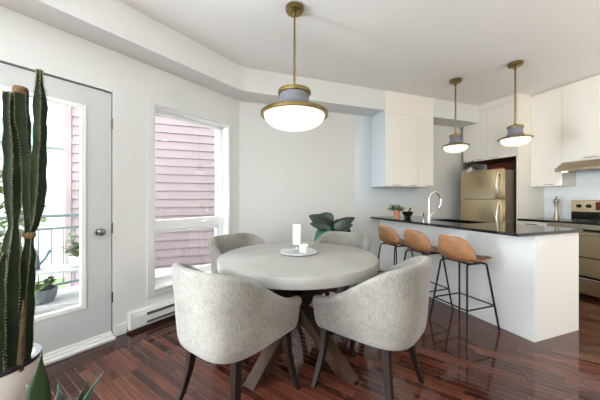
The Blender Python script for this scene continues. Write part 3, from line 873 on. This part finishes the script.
# fridge side panel
BF = 1.74; PA0, PA1 = 1.165, 1.187
tag(MB().box(BF, B_RIGHT-.001, PA0, PA1, .0, CEIL-.002, bevel=.001).build('tall_side_panel', M_cab, **KL), 'tall white side panel standing between fridge and base cabinet', 'panel')
FA1 = 2.04
c = thing('overhead_cabinet', 'white two-door cabinet above the refrigerator niche', 'cabinet', P0, ANG_K)
m = MB(); m.box(BF+.02, B_RIGHT-.001, PA1+.001, FA1, 1.85, CEIL-.002); m.build('body', M_cab, c)
m = MB(); m.box(BF+.02, B_RIGHT-.002, PA1+.001, FA1, 1.838, 1.8495); m.build('bottom_panel', M_nichewood, c)
md = (PA1+FA1)/2
for a0, a1, hc in ((PA1+.002, md-.0015, md-.12), (md+.0015, FA1, md+.13)):
    m = MB(); m.box(BF, BF+.019, a0, a1, 1.84, 2.66, bevel=.0015); dr = m.build('door', M_cab, c)
    m = MB(); handle_bar(m, (0, 1, 0), (BF, hc, 1.862), .14, .022, (-1, 0, 0), .0045); m.build('handle', M_steel2, dr)
m = MB(); m.box(BF, BF+.019, PA1+.002, FA1, 2.663, CEIL-.002); m.build('filler_panel', M_cab, c)
c = tag(MB().box(B_RIGHT-.02, B_RIGHT-.002, PA1+.001, FA1, .002, 1.836).box(BF+.03, B_RIGHT-.02, PA1+.001, PA1+.008, .002, 1.836).build('niche_lining', M_nichewood, **KL), 'brown wood lining of the niche around the refrigerator', 'panel')

# refrigerator (front faces -b)
FB = 1.455; A0, A1 = 1.21, 1.875
fr = thing('refrigerator', 'stainless steel top-freezer refrigerator in the white cabinet niche', 'refrigerator', K(0, 0), ANG_K)
m = MB(); m.box(FB+.09, 2.28, A0+.005, A1-.005, .03, 1.635, bevel=.004); m.build('body', mat('fridge_side', (112, 100, 84), .4, metal=.6), fr)
def fdoor(z0, z1, nm):
    m = MB()
    pts = []
    for k in range(9):
        t = k/8; pts.append((FB + .018*(2*t-1)**2, A0 + (A1-A0)*t))
    pts += [(FB+.08, A1), (FB+.08, A0)]
    m.prism(pts, z0, z1, bevel=.004, seg=2)
    return m.build(nm, M_steel, fr, smooth=35)
d1 = fdoor(.06, 1.193, 'fridge_door'); d2 = fdoor(1.203, 1.645, 'freezer_door')
def fh(z0, z1, flip):
    pts = []
    for k in range(11):
        t = k/10; z = z0+(z1-z0)*t
        bow = math.sin(PI*t)**.6
        pts.append((FB+.012-.055*bow, A0+.045, z))
    return MB().tube(pts, .012, 10)
fh(.45, 1.17, 0).build('handle', M_steel2, d1, smooth=60)
fh(1.225, 1.60, 1).build('handle', M_steel2, d2, smooth=60)
for z in (0,):
    for a in (A0+.06, A1-.06):
        MB().lathe([(0, 0), (.02, 0), (.02, .03), (0, .03)], 12, Matrix.Translation((FB+.15, a, 0))).build('foot', M_black, fr)
# wreath-like dried plant in a white pot on the fridge
dp = thing('dried_plant', 'spiky dried plant in a small white pot on top of the refrigerator', 'plant', K(1.56, 1.79, 1.646))
MB().lathe([(0, 0), (.045, 0), (.06, .085), (.054, .085), (.05, .07), (0, .07)], 24).build('pot', M_potwhite, dp, smooth=40)
rnd = random.Random(9); m = MB()
for k in range(90):
    az = rnd.uniform(0, 6.28); e = rnd.uniform(-.4, 1.2); L = rnd.uniform(.09, .17)
    leafmesh(m, (.02*math.cos(az), .02*math.sin(az), .075), az, e+.4, L, .02, 1.3, .2, 5)
m.build('foliage', M_dried, dp)
rd = thing('red_dish', 'red dish lying on top of the refrigerator inside the niche', 'dish', K(1.66, 1.40, 1.6365))
MB().lathe([(0, 0), (.035, 0), (.04, .008), (.07, .042), (.066, .044), (.036, .014), (0, .01)], 28).build('bowl', M_red, rd, smooth=50)

# base cabinet between panel and range
SA_0, SA_1 = .045, .805      # range extents
c = thing('base_cabinet', 'narrow base cabinet with a white drawer between panel and range', 'cabinet', P0, ANG_K)
m = MB(); m.box(BF+.02, B_RIGHT-.001, SA_1+.006, PA0-.001, .1, .884); m.box(BF+.07, B_RIGHT-.001, SA_1+.006, PA0-.001, 0, .1); m.build('body', M_cab, c)
m = MB(); m.box(BF, BF+.019, SA_1+.007, PA0-.002, .795, .882, bevel=.0015); dr = m.build('drawer', M_cab, c)
m = MB(); handle_bar(m, (0, 1, 0), (BF, (SA_1+PA0)/2, .842), .14, .024, (-1, 0, 0), .006); m.build('handle', M_pewter, dr)
m = MB(); m.box(BF, BF+.019, SA_1+.007, PA0-.002, .105, .791, bevel=.0015); dr = part(m.build('door', M_tan, c), 'tan door under the white drawer')
tag(MB().box(BF-.02, B_RIGHT-.009, SA_1+.004, PA0-.001, .885, .915, bevel=.003).build('countertop', M_granite, **KL), 'short black countertop between range and tall side panel', 'countertop')
tag(MB().box(B_RIGHT-.008, B_RIGHT-.001, -1.2, PA0-.001, .916, 1.383).box(B_RIGHT-.008, B_RIGHT-.001, -.6, .789, 1.3835, 1.75).build('backsplash', M_tile, **KL), 'glossy white backsplash behind the range and pepper mill', 'backsplash')
# beyond the range: one more base cabinet
c = thing('base_cabinet', 'white base cabinet on the near side of the range', 'cabinet', P0, ANG_K)
m = MB(); m.box(BF+.02, B_RIGHT-.001, -.8, SA_0-.006, .1, .884); m.box(BF+.07, B_RIGHT-.001, -.8, SA_0-.006, 0, .1); m.build('body', M_cab, c)
for a0, a1 in ((-.8, -.378), (-.375, SA_0-.007)):
    m = MB(); m.box(BF, BF+.019, a0, a1, .105, .882, bevel=.0015); dr = m.build('door', M_cab, c)
    m = MB(); handle_bar(m, (0, 1, 0), (BF, (a0+a1)/2, .84), .14, .024, (-1, 0, 0), .006); m.build('handle', M_steel2, dr)
tag(MB().box(BF-.02, B_RIGHT-.009, -.8, SA_0-.004, .885, .915, bevel=.003).build('countertop', M_granite, **KL), 'black countertop on the near side of the range', 'countertop')

# pepper mill
pm = thing('pepper_mill', 'tall silver pepper mill on the black counter beside the range', 'pepper mill', K(2.20, .94, .9155))
MB().lathe([(0, 0), (.032, 0), (.033, .03), (.027, .05), (.019, .11), (.018, .16), (.025, .215), (.030, .23), (0, .23)], 28).build('body', M_mill, pm, smooth=50)
MB().lathe([(0, .231), (.024, .231), (.034, .25), (.034, .268), (.020, .285), (.008, .29), (.008, .30), (.013, .31), (.013, .318), (0, .325)], 28).build('head', M_mill, pm, smooth=50)

# range
rg = thing('kitchen_range', 'stainless steel kitchen range with black cooktop and two ovens', 'range', P0, ANG_K)
r0, r1 = SA_0, SA_1
m = MB(); m.box(BF+.02, B_RIGHT-.012, r0, r1, .03, .895); m.build('body', M_black, rg)
m = MB(); m.box(BF-.02, B_RIGHT-.10, r0-.002, r1+.002, .896, .916, bevel=.004); m.build('cooktop', M_black, rg)
for b, a, rr in ((BF+.16, .22, .10), (BF+.16, .62, .075), (BF+.40, .22, .075), (BF+.40, .62, .10)):
    MB().lathe([(rr-.006, .0), (rr, 0), (rr, .001), (rr-.006, .001)], 36, Matrix.Translation((b, a, .9161)), closed=True).build('burner_ring', M_pewter, rg)
m = MB(); m.box(BF-.028, BF+.018, r0, r1, .83, .892, bevel=.006); m.build('front_trim', M_steel2, rg)
m = MB(); m.box(BF-.005, BF+.018, r0+.004, r1-.004, .495, .805, bevel=.004); d_ = m.build('oven_door', M_steel, rg)
m = MB(); m.box(BF-.005, BF+.018, r0+.004, r1-.004, .265, .483, bevel=.004); d2_ = m.build('oven_door', M_steel, rg)
m = MB(); m.box(BF-.005, BF+.018, r0+.004, r1-.004, .045, .225, bevel=.004); d3_ = m.build('drawer', M_steel, rg)
m = MB(); m.box(BF-.04, BF-.006, r0+.02, r1-.02, .228, .246, bevel=.005); m.build('handle', M_steel2, d3_)
m = MB(); handle_bar(m, (0, 1, 0), (BF-.005, (r0+r1)/2, .775), .60, .04, (-1, 0, 0), .010); m.build('handle', M_steel2, d_)
m = MB(); m.box(B_RIGHT-.095, B_RIGHT-.012, r0, r1, .917, 1.02); m.build('backguard_base', M_black, rg)
m = MB(); m.box(B_RIGHT-.10, B_RIGHT-.012, r0, r1, 1.021, 1.185, bevel=.006); bg = m.build('backguard', M_steel, rg)
for a in (r1-.085, r1-.185, r0+.085, r0+.185):
    MB().lathe([(0, .022), (.020, .022), (.024, .018), (.026, 0), (0, 0)], 20, Matrix.Translation((B_RIGHT-.1005, a, 1.105)) @ Matrix.Rotation(-PI/2, 4, 'Y')).build('knob', M_black, bg, smooth=40)
m = MB(); m.box(B_RIGHT-.103, B_RIGHT-.100, (r0+r1)/2-.13, (r0+r1)/2+.13, 1.05, 1.16); m.build('display', mat('range_display', (30, 18, 18), .15, emit=(255, 40, 20), estr=.08), bg)

# tall upper cabinet
UB = 2.03
c = thing('wall_cabinet', 'tall narrow white upper cabinet beside the range hood', 'cabinet', P0, ANG_K)
m = MB(); m.box(UB+.02, B_RIGHT-.009, .795, PA0-.001, 1.385, CEIL-.05); m.build('body', M_cab, c)
m = MB(); m.box(UB, UB+.019, .795, PA0-.002, 1.385, 2.718, bevel=.0015); dr = m.build('door', M_cab, c)
m = MB(); handle_bar(m, (0, 1, 0), (UB, .93, 1.408), .13, .022, (-1, 0, 0), .0045); m.build('handle', M_steel2, dr)
m = MB(); m.box(UB+.05, B_RIGHT-.009, .795, PA0-.002, CEIL-.049, CEIL-.002); m.build('filler_panel', M_cab, c)
c = thing('wall_cabinet', 'white upper cabinet mounted directly above the range hood', 'cabinet', P0, ANG_K)
m = MB(); m.box(UB+.02, B_RIGHT-.009, r0-.01, .792, 1.72, CEIL-.05); m.build('body', M_cab, c)
for a0, a1, hc in ((.417, .792, .50), (r0-.01, .414, .33)):
    m = MB(); m.box(UB, UB+.019, a0, a1, 1.70, 2.718, bevel=.0015); dr = m.build('door', M_cab, c)
    m = MB(); handle_bar(m, (0, 1, 0), (UB, hc, 1.735), .13, .022, (-1, 0, 0), .0045); m.build('handle', M_steel2, dr)
m = MB(); m.box(UB+.05, B_RIGHT-.009, r0-.01, .792, CEIL-.049, CEIL-.002); m.build('filler_panel', M_cab, c)
# hood
hd = thing('range_hood', 'stainless steel under-cabinet hood above the range', 'range hood', P0, ANG_K)
m = MB()
prof = [(1.845, 1.565), (1.845, 1.60), (UB-.01, 1.699), (B_RIGHT-.01, 1.699), (B_RIGHT-.01, 1.565)]
a = [m.bm.verts.new((b, r0, z)) for b, z in prof]; b = [m.bm.verts.new((b_, .785, z)) for b_, z in prof]
m.bm.faces.new(a); m.bm.faces.new(b[::-1])
for i in range(5): m.bm.faces.new((a[i], b[i], b[(i+1) % 5], a[(i+1) % 5]))
m.build('canopy', mat('hood_steel', (158, 142, 116), .36, metal=1.0), hd, bevel=.003)
m = MB(); m.box(1.90, 2.30, r0+.05, .74, 1.560, 1.5645); m.build('filter', M_pewter, hd)
MB().lathe([(0, 0), (.03, 0), (.03, .006), (0, .006)], 20, Matrix.Translation((1.89, .70, 1.5585))).build('lamp', mat('hood_lamp', (255, 240, 210), .3, emit=(255, 235, 200), estr=6), hd)
for k in range(4):
    MB().lathe([(0, .004), (.008, .004), (.009, 0), (0, 0)], 12, Matrix.Translation((1.8445, .36+.035*k, 1.583)) @ Matrix.Rotation(-PI/2, 4, 'Y')).build('button', M_chrome, hd)

# ------------------------------------------------------------------ plants indoors
# columnar cactus by the door
CX, CY = -1.73, 1.50
cp = thing('potted_cactus', 'tall columnar cactus in a white pot in front of the glass door', 'cactus', (CX, CY, 0))
MB().lathe([(0, 0), (.13, 0), (.15, .03), (.178, .2), (.186, .265), (.186, .275), (.175, .277), (.168, .262), (0, .245)], 48).build('pot', M_potwhite, cp, smooth=40)
m = MB(); m.lathe([(.164, .278), (.1865, .278), (.1875, .268), (.1865, .258), (.189, .258), (.1915, .268), (.189, .282), (.164, .282)], 48, closed=True); part(m.build('pot_rim', M_potrim, cp, smooth=40), 'dark rim')
m = MB(); m.lathe([(0, .262), (.169, .257), (.165, .252), (0, .246)], 32); m.build('soil', M_soil, cp, smooth=60)
def cactus_column(path, rads, ribs, seed, twist=.3):
    rads = [r*.92 for r in rads]
    rnd = random.Random(seed); m = MB(); sp = MB()
    n = ribs*4
    P = [Vector(p) for p in path]; fine = []; fr_ = []
    for i in range(len(P)-1):
        for k in range(8):
            t = k/8
            p0, p1, p2, p3 = P[max(i-1, 0)], P[i], P[i+1], P[min(i+2, len(P)-1)]
            fine.append(.5*((2*p1)+(p2-p0)*t+(2*p0-5*p1+4*p2-p3)*t*t+(3*p1-p0-3*p2+p3)*t**3))
            fr_.append((rads[i]*(1-sstep(t)) + rads[i+1]*sstep(t))*(1+.06*math.sin((i*8+k)*.9+seed)))
    fine.append(P[-1]); fr_.append(rads[-1])
    rings = []
    for j, (p, r) in enumerate(zip(fine, fr_)):
        tw = twist*j/len(fine) + seed
        rg = []
        for k in range(n):
            a = 2*PI*k/n + tw; ph = (k % 4)/4
            rr = r*(1.0 if k % 4 == 0 else (.72 if k % 4 == 2 else .82))
            rg.append(m.bm.verts.new(p + Vector((rr*math.cos(a), rr*math.sin(a), 0))))
        rings.append(rg)
        if j < len(fine)-1:
            for k in range(0, n, 4):
                for q in range(2):
                    pp = rg[k].co.lerp(rg[k].co + (fine[j+1]-p), q/2)
                    a = 2*PI*k/n + tw
                    d0 = Vector((math.cos(a), math.sin(a), 0))
                    for s in range(3):
                        dd_ = (d0 + Vector((rnd.uniform(-.9, .9), rnd.uniform(-.9, .9), rnd.uniform(-.8, .8)))).normalized()
                        t_ = dd_.cross(Vector((0, 0, 1))).normalized()*.0013
                        v0 = sp.bm.verts.new(pp - t_); v1 = sp.bm.verts.new(pp + t_); v2 = sp.bm.verts.new(pp + dd_*.011)
                        v3 = sp.bm.verts.new(pp + Vector((0, 0, .0022)))
                        sp.bm.faces.new((v0, v1, v2)); sp.bm.faces.new((v1, v3, v2)); sp.bm.faces.new((v3, v0, v2))
    for A, B in zip(rings[:-1], rings[1:]):
        for k in range(n): m.bm.faces.new((A[k], A[(k+1) % n], B[(k+1) % n], B[k]))
    top = m.bm.verts.new(P[-1] + Vector((0, 0, rads[-1]*.6)))
    for k in range(n): m.bm.faces.new((rings[-1][k], rings[-1][(k+1) % n], top))
    m.bm.faces.new(rings[0][::-1])
    o = m.build('stem', M_cactus, cp, smooth=70)
    s = sp.build('spines', M_spine, o); s['kind'] = 'stuff'
    return o
def cz(y): return H + (199-y)*1.5/F
def cpt(px, y, dy=0.0):
    Y = CY + dy; return ((px-300)/F*Y - CX, dy, H + (199-y)*Y/F)
# main column, left companion, right pair; points follow the plant's segments
cactus_column([cpt(11, 374, -.03), cpt(10, 330, -.03), cpt(10, 280, -.03), cpt(12, 245, -.02), cpt(13.5, 225, -.01), cpt(13, 190, 0), cpt(12.5, 150, 0), cpt(9.5, 120, 0), cpt(9, 97, .0), cpt(9, 93, 0)], [.045, .053, .052, .044, .026, .046, .046, .031, .031, .018], 6, 1, .5)
cactus_column([cpt(-3, 374, -.09), cpt(-4, 330, -.09), cpt(-4, 285, -.09), cpt(0, 262, -.07), cpt(4, 250, -.04)], [.04, .05, .045, .03, .012], 6, 2, .4)
cactus_column([cpt(21, 372, .03), cpt(24, 330, .03), cpt(25, 290, .03), cpt(27, 262, .03), cpt(29, 238, .03), cpt(27, 200, .02), cpt(26, 160, .02), cpt(21.5, 115, .03), cpt(20.5, 92, .03)], [.04, .045, .045, .038, .022, .026, .027, .040, .036], 5, 3, .6)
cactus_column([cpt(29.5, 236, .04), cpt(35, 218, .04), cpt(38, 195, .05), cpt(39, 165, .05), cpt(40, 135, .05), cpt(40, 105, .05), cpt(39.5, 84, .05), cpt(39.5, 72, .05), cpt(39.5, 70, .05)], [.02, .033, .042, .038, .033, .037, .018, .011, .006], 5, 4, .5)
m = MB(); m.lathe([(0, .02), (.03, .012), (.036, -.008), (.034, -.03), (.03, -.03), (.032, -.008), (0, .01)], 12, Matrix.Translation(Vector(cpt(20.5, 90, .03))+Vector((0, 0, .004)))); part(m.build('dry_tip', M_cork, cp, smooth=60), 'dry brown tip')
m = MB(); m.lathe([(.024, -.018), (.030, 0), (.024, .018)], 14, Matrix.Translation(Vector(cpt(29.5, 235, .035)))); part(m.build('scar', M_cork, cp, smooth=60), 'corky brown joint')
m = MB(); m.tube([cpt(20, 371, -.03), cpt(21.5, 345, -.03), cpt(23, 318, -.025), cpt(23.5, 300, -.012)], [.016, .014, .010, .004], 8); part(m.build('dry_rib', M_cork2, cp, smooth=60), 'corky brown dried rib')

# snake plant in the foreground corner
SX, SY = -1.02, 1.07
sp_ = thing('snake_plant', 'small snake plant with pointed green blades in front of the cactus pot', 'plant', (SX, SY, 0))
MB().lathe([(0, 0), (.09, 0), (.115, .16), (.12, .18), (.11, .18), (.105, .165), (0, .16)], 36).build('pot', M_potwhite, sp_, smooth=40)
MB().lathe([(0, .168), (.105, .166), (.1, .16), (0, .158)], 24).build('soil', M_soil, sp_)
def blade(px, py, Y, bx, by, wd, mt, lean=.03, roll=0.0, nm='leaf', face=None):
    tip = Vector(((px-300)/F*Y - SX, Y - SY, H - (py-199)*Y/F)); base = Vector((bx, by, .165))
    m = MB(); rows = []; n = 12
    ax = (tip-base).normalized(); vdir = Vector((SX, SY, 0)).normalized()
    side = (ax.cross(vdir)).normalized()
    side = (Matrix.Rotation(roll, 3, ax) @ side)
    nr = side.cross(ax)
    for i in range(n):
        t = i/(n-1)
        w = wd*.5*(.62+.38*math.sin(PI*min(1, t*1.15+.1)))*(1-sstep((t-.62)/.38)*.96)
        c = base.lerp(tip, t) + Vector((0, 0, 1)).cross(ax)*0 + nr*lean*math.sin(PI*t)
        rows.append([m.bm.verts.new(c + side*w*s + nr*.18*w*(s*s)) for s in (-1, -.5, 0, .5, 1)])
    for A, B in zip(rows[:-1], rows[1:]):
        for k in range(4): m.bm.faces.new((A[k], A[k+1], B[k+1], B[k]))
    return m.build(nm, mt, sp_, smooth=80, solid=.004)
blade(42, 351, 1.04, -.015, -.05, .085, M_snake)
blade(91, 376, 1.05, .05, -.02, .03, M_leafdark, .02)
blade(103, 372, 1.08, .06, .02, .032, M_leafteal, .02, .5)
part(blade(27, 384, 1.13, -.05, .05, .09, M_snakegrey, .02), 'silver mottled blade')
part(blade(58, 384, 1.15, .02, .06, .07, M_snakegrey, .02), 'silver mottled blade')

# big-leaved plant behind the table
lp = thing('leafy_plant', 'dark big-leaved floor plant behind the table by the back wall', 'plant', (.36, 3.30, 0))
MB().lathe([(0, 0), (.12, 0), (.15, .3), (.155, .32), (.14, .32), (.135, .3), (0, .29)], 32).build('pot', M_potwhite, lp, smooth=40)
MB().lathe([(0, .305), (.13, .302), (.125, .295), (0, .292)], 24).build('soil', M_soil, lp)
def pl(px, y, dY=0.0):
    Y = 3.30 + dY; return Vector(((px-300)/F*Y - .36, dY, H - (y-199)*Y/F))
# (petiole end px, tip px, width, material, dY)
LV = [((333, 228), (309, 214), .19, M_leafdark, -.06), ((329, 225), (314, 245), .16, M_leafteal, -.12), ((333, 230), (355, 216), .14, M_leafdark, -.02),
      ((336, 230), (347, 225), .11, M_leafdark, .06), ((343, 226), (351, 234), .08, M_leafdark, .10), ((333, 222), (321, 212), .14, M_leafdark, .08),
      ((331, 240), (322, 250), .12, M_leafdark, .1), ((337, 242), (347, 250), .12, M_leafdark, .05), ((331, 232), (338, 224), .12, M_leafdark, .12),
      ((333, 229), (344, 218), .12, M_leafdark, .14), ((330, 228), (310, 222), .13, M_leafdark, -.10), ((337, 231), (353, 223), .10, M_leafdark, -.05)]
for (a, b, wd, mt, dY) in LV:
    p = pl(*a); q = pl(*b, dY); m = MB()
    ax = q-p; L = ax.length; ax.normalize()
    side = ax.cross(Vector((-.25, -1, .35)).normalized()).normalized(); nr = side.cross(ax).normalized()
    rows = []; n = 11
    for i in range(n):
        t = i/(n-1); w = wd*.5*math.sin(PI*min(.985, .03+t**.75*.955))**.8
        c = p + ax*L*t + nr*.22*L*(t-t*t) + Vector((0, 0, -.02*t*t))
        rows.append([m.bm.verts.new(c + side*w*s + nr*(.22*w*abs(s))) for s in (-1, -.55, 0, .55, 1)])
    for A, B in zip(rows[:-1], rows[1:]):
        for k in range(4): m.bm.faces.new((A[k], A[k+1], B[k+1], B[k]))
    m.build('leaf', mt, lp, smooth=80, solid=.002)
    m = MB(); m.tube([(random.uniform(-.03, .03), random.uniform(-.03, .03), .30), p.lerp(Vector((0, 0, .3)), .45) + Vector((0, 0, .03)), p], [.007, .006, .004], 8); m.build('stem', M_stem, lp, smooth=60)

# ------------------------------------------------------------------ light
wd = bpy.data.worlds.new('world'); sc.world = wd; wd.use_nodes = True
bg = wd.node_tree.nodes['Background']; bg.inputs['Color'].default_value = (.89, .955, 1.0, 1); bg.inputs['Strength'].default_value = 9.0

def area(name, loc, rot, sx, sy, e, col=(1, 1, 1)):
    L = bpy.data.lights.new(name, 'AREA'); L.shape = 'RECTANGLE'; L.size = sx; L.size_y = sy; L.energy = e; L.color = col
    o = bpy.data.objects.new(name, L); C.objects.link(o); o.location = loc; o.rotation_euler = rot; return o
# fill light added outside the unseen side window
sl = area('side_fill', LW((V0+V1)/2, .45, (VZ0+VZ1)/2), (PI/2+.3, 0, ANG_L+PI), V1-V0, VZ1-VZ0, 860, (.89, .955, 1.0))
# unseen ceiling lights added to brighten the kitchen
def disk_fill(name, p, e, col, r=.09):
    L = bpy.data.lights.new(name, 'AREA'); L.shape = 'DISK'; L.size = r*2; L.energy = e; L.color = col
    o = bpy.data.objects.new(name, L); C.objects.link(o); o.location = p; return o
for b, a in ((1.15, -.45), (1.15, -1.6)):
    p = K(b, a, CEIL-.02); disk_fill('kitchen_fill', p, 1.0, (1, .84, .64))
# unseen upward light added to brighten the ceiling, no lamp is built
up = disk_fill('ceiling_fill', K(1.5, -3.0, 1.2), 150, (1, .90, .79), .15); up.rotation_euler = (PI, 0, 0)
hl = bpy.data.lights.new('hood_bulb', 'SPOT'); hl.energy = 2; hl.color = (1, .85, .65); hl.spot_size = 2.4; hl.shadow_soft_size = .03
ho = bpy.data.objects.new('hood_bulb', hl); C.objects.link(ho); ho.location = K(1.89, .70, 1.55)

# ------------------------------------------------------------------ view
vs = sc.view_settings
vs.view_transform = 'Standard'; vs.look = 'None'; vs.gamma = 1; vs.exposure = -0.12; vs.use_curve_mapping = False
cy = sc.cycles
cy.use_denoising = True
cy.max_bounces = 10; cy.diffuse_bounces = 6; cy.glossy_bounces = 5; cy.transparent_max_bounces = 12
cy.sample_clamp_indirect = 6; cy.caustics_reflective = False; cy.caustics_refractive = False
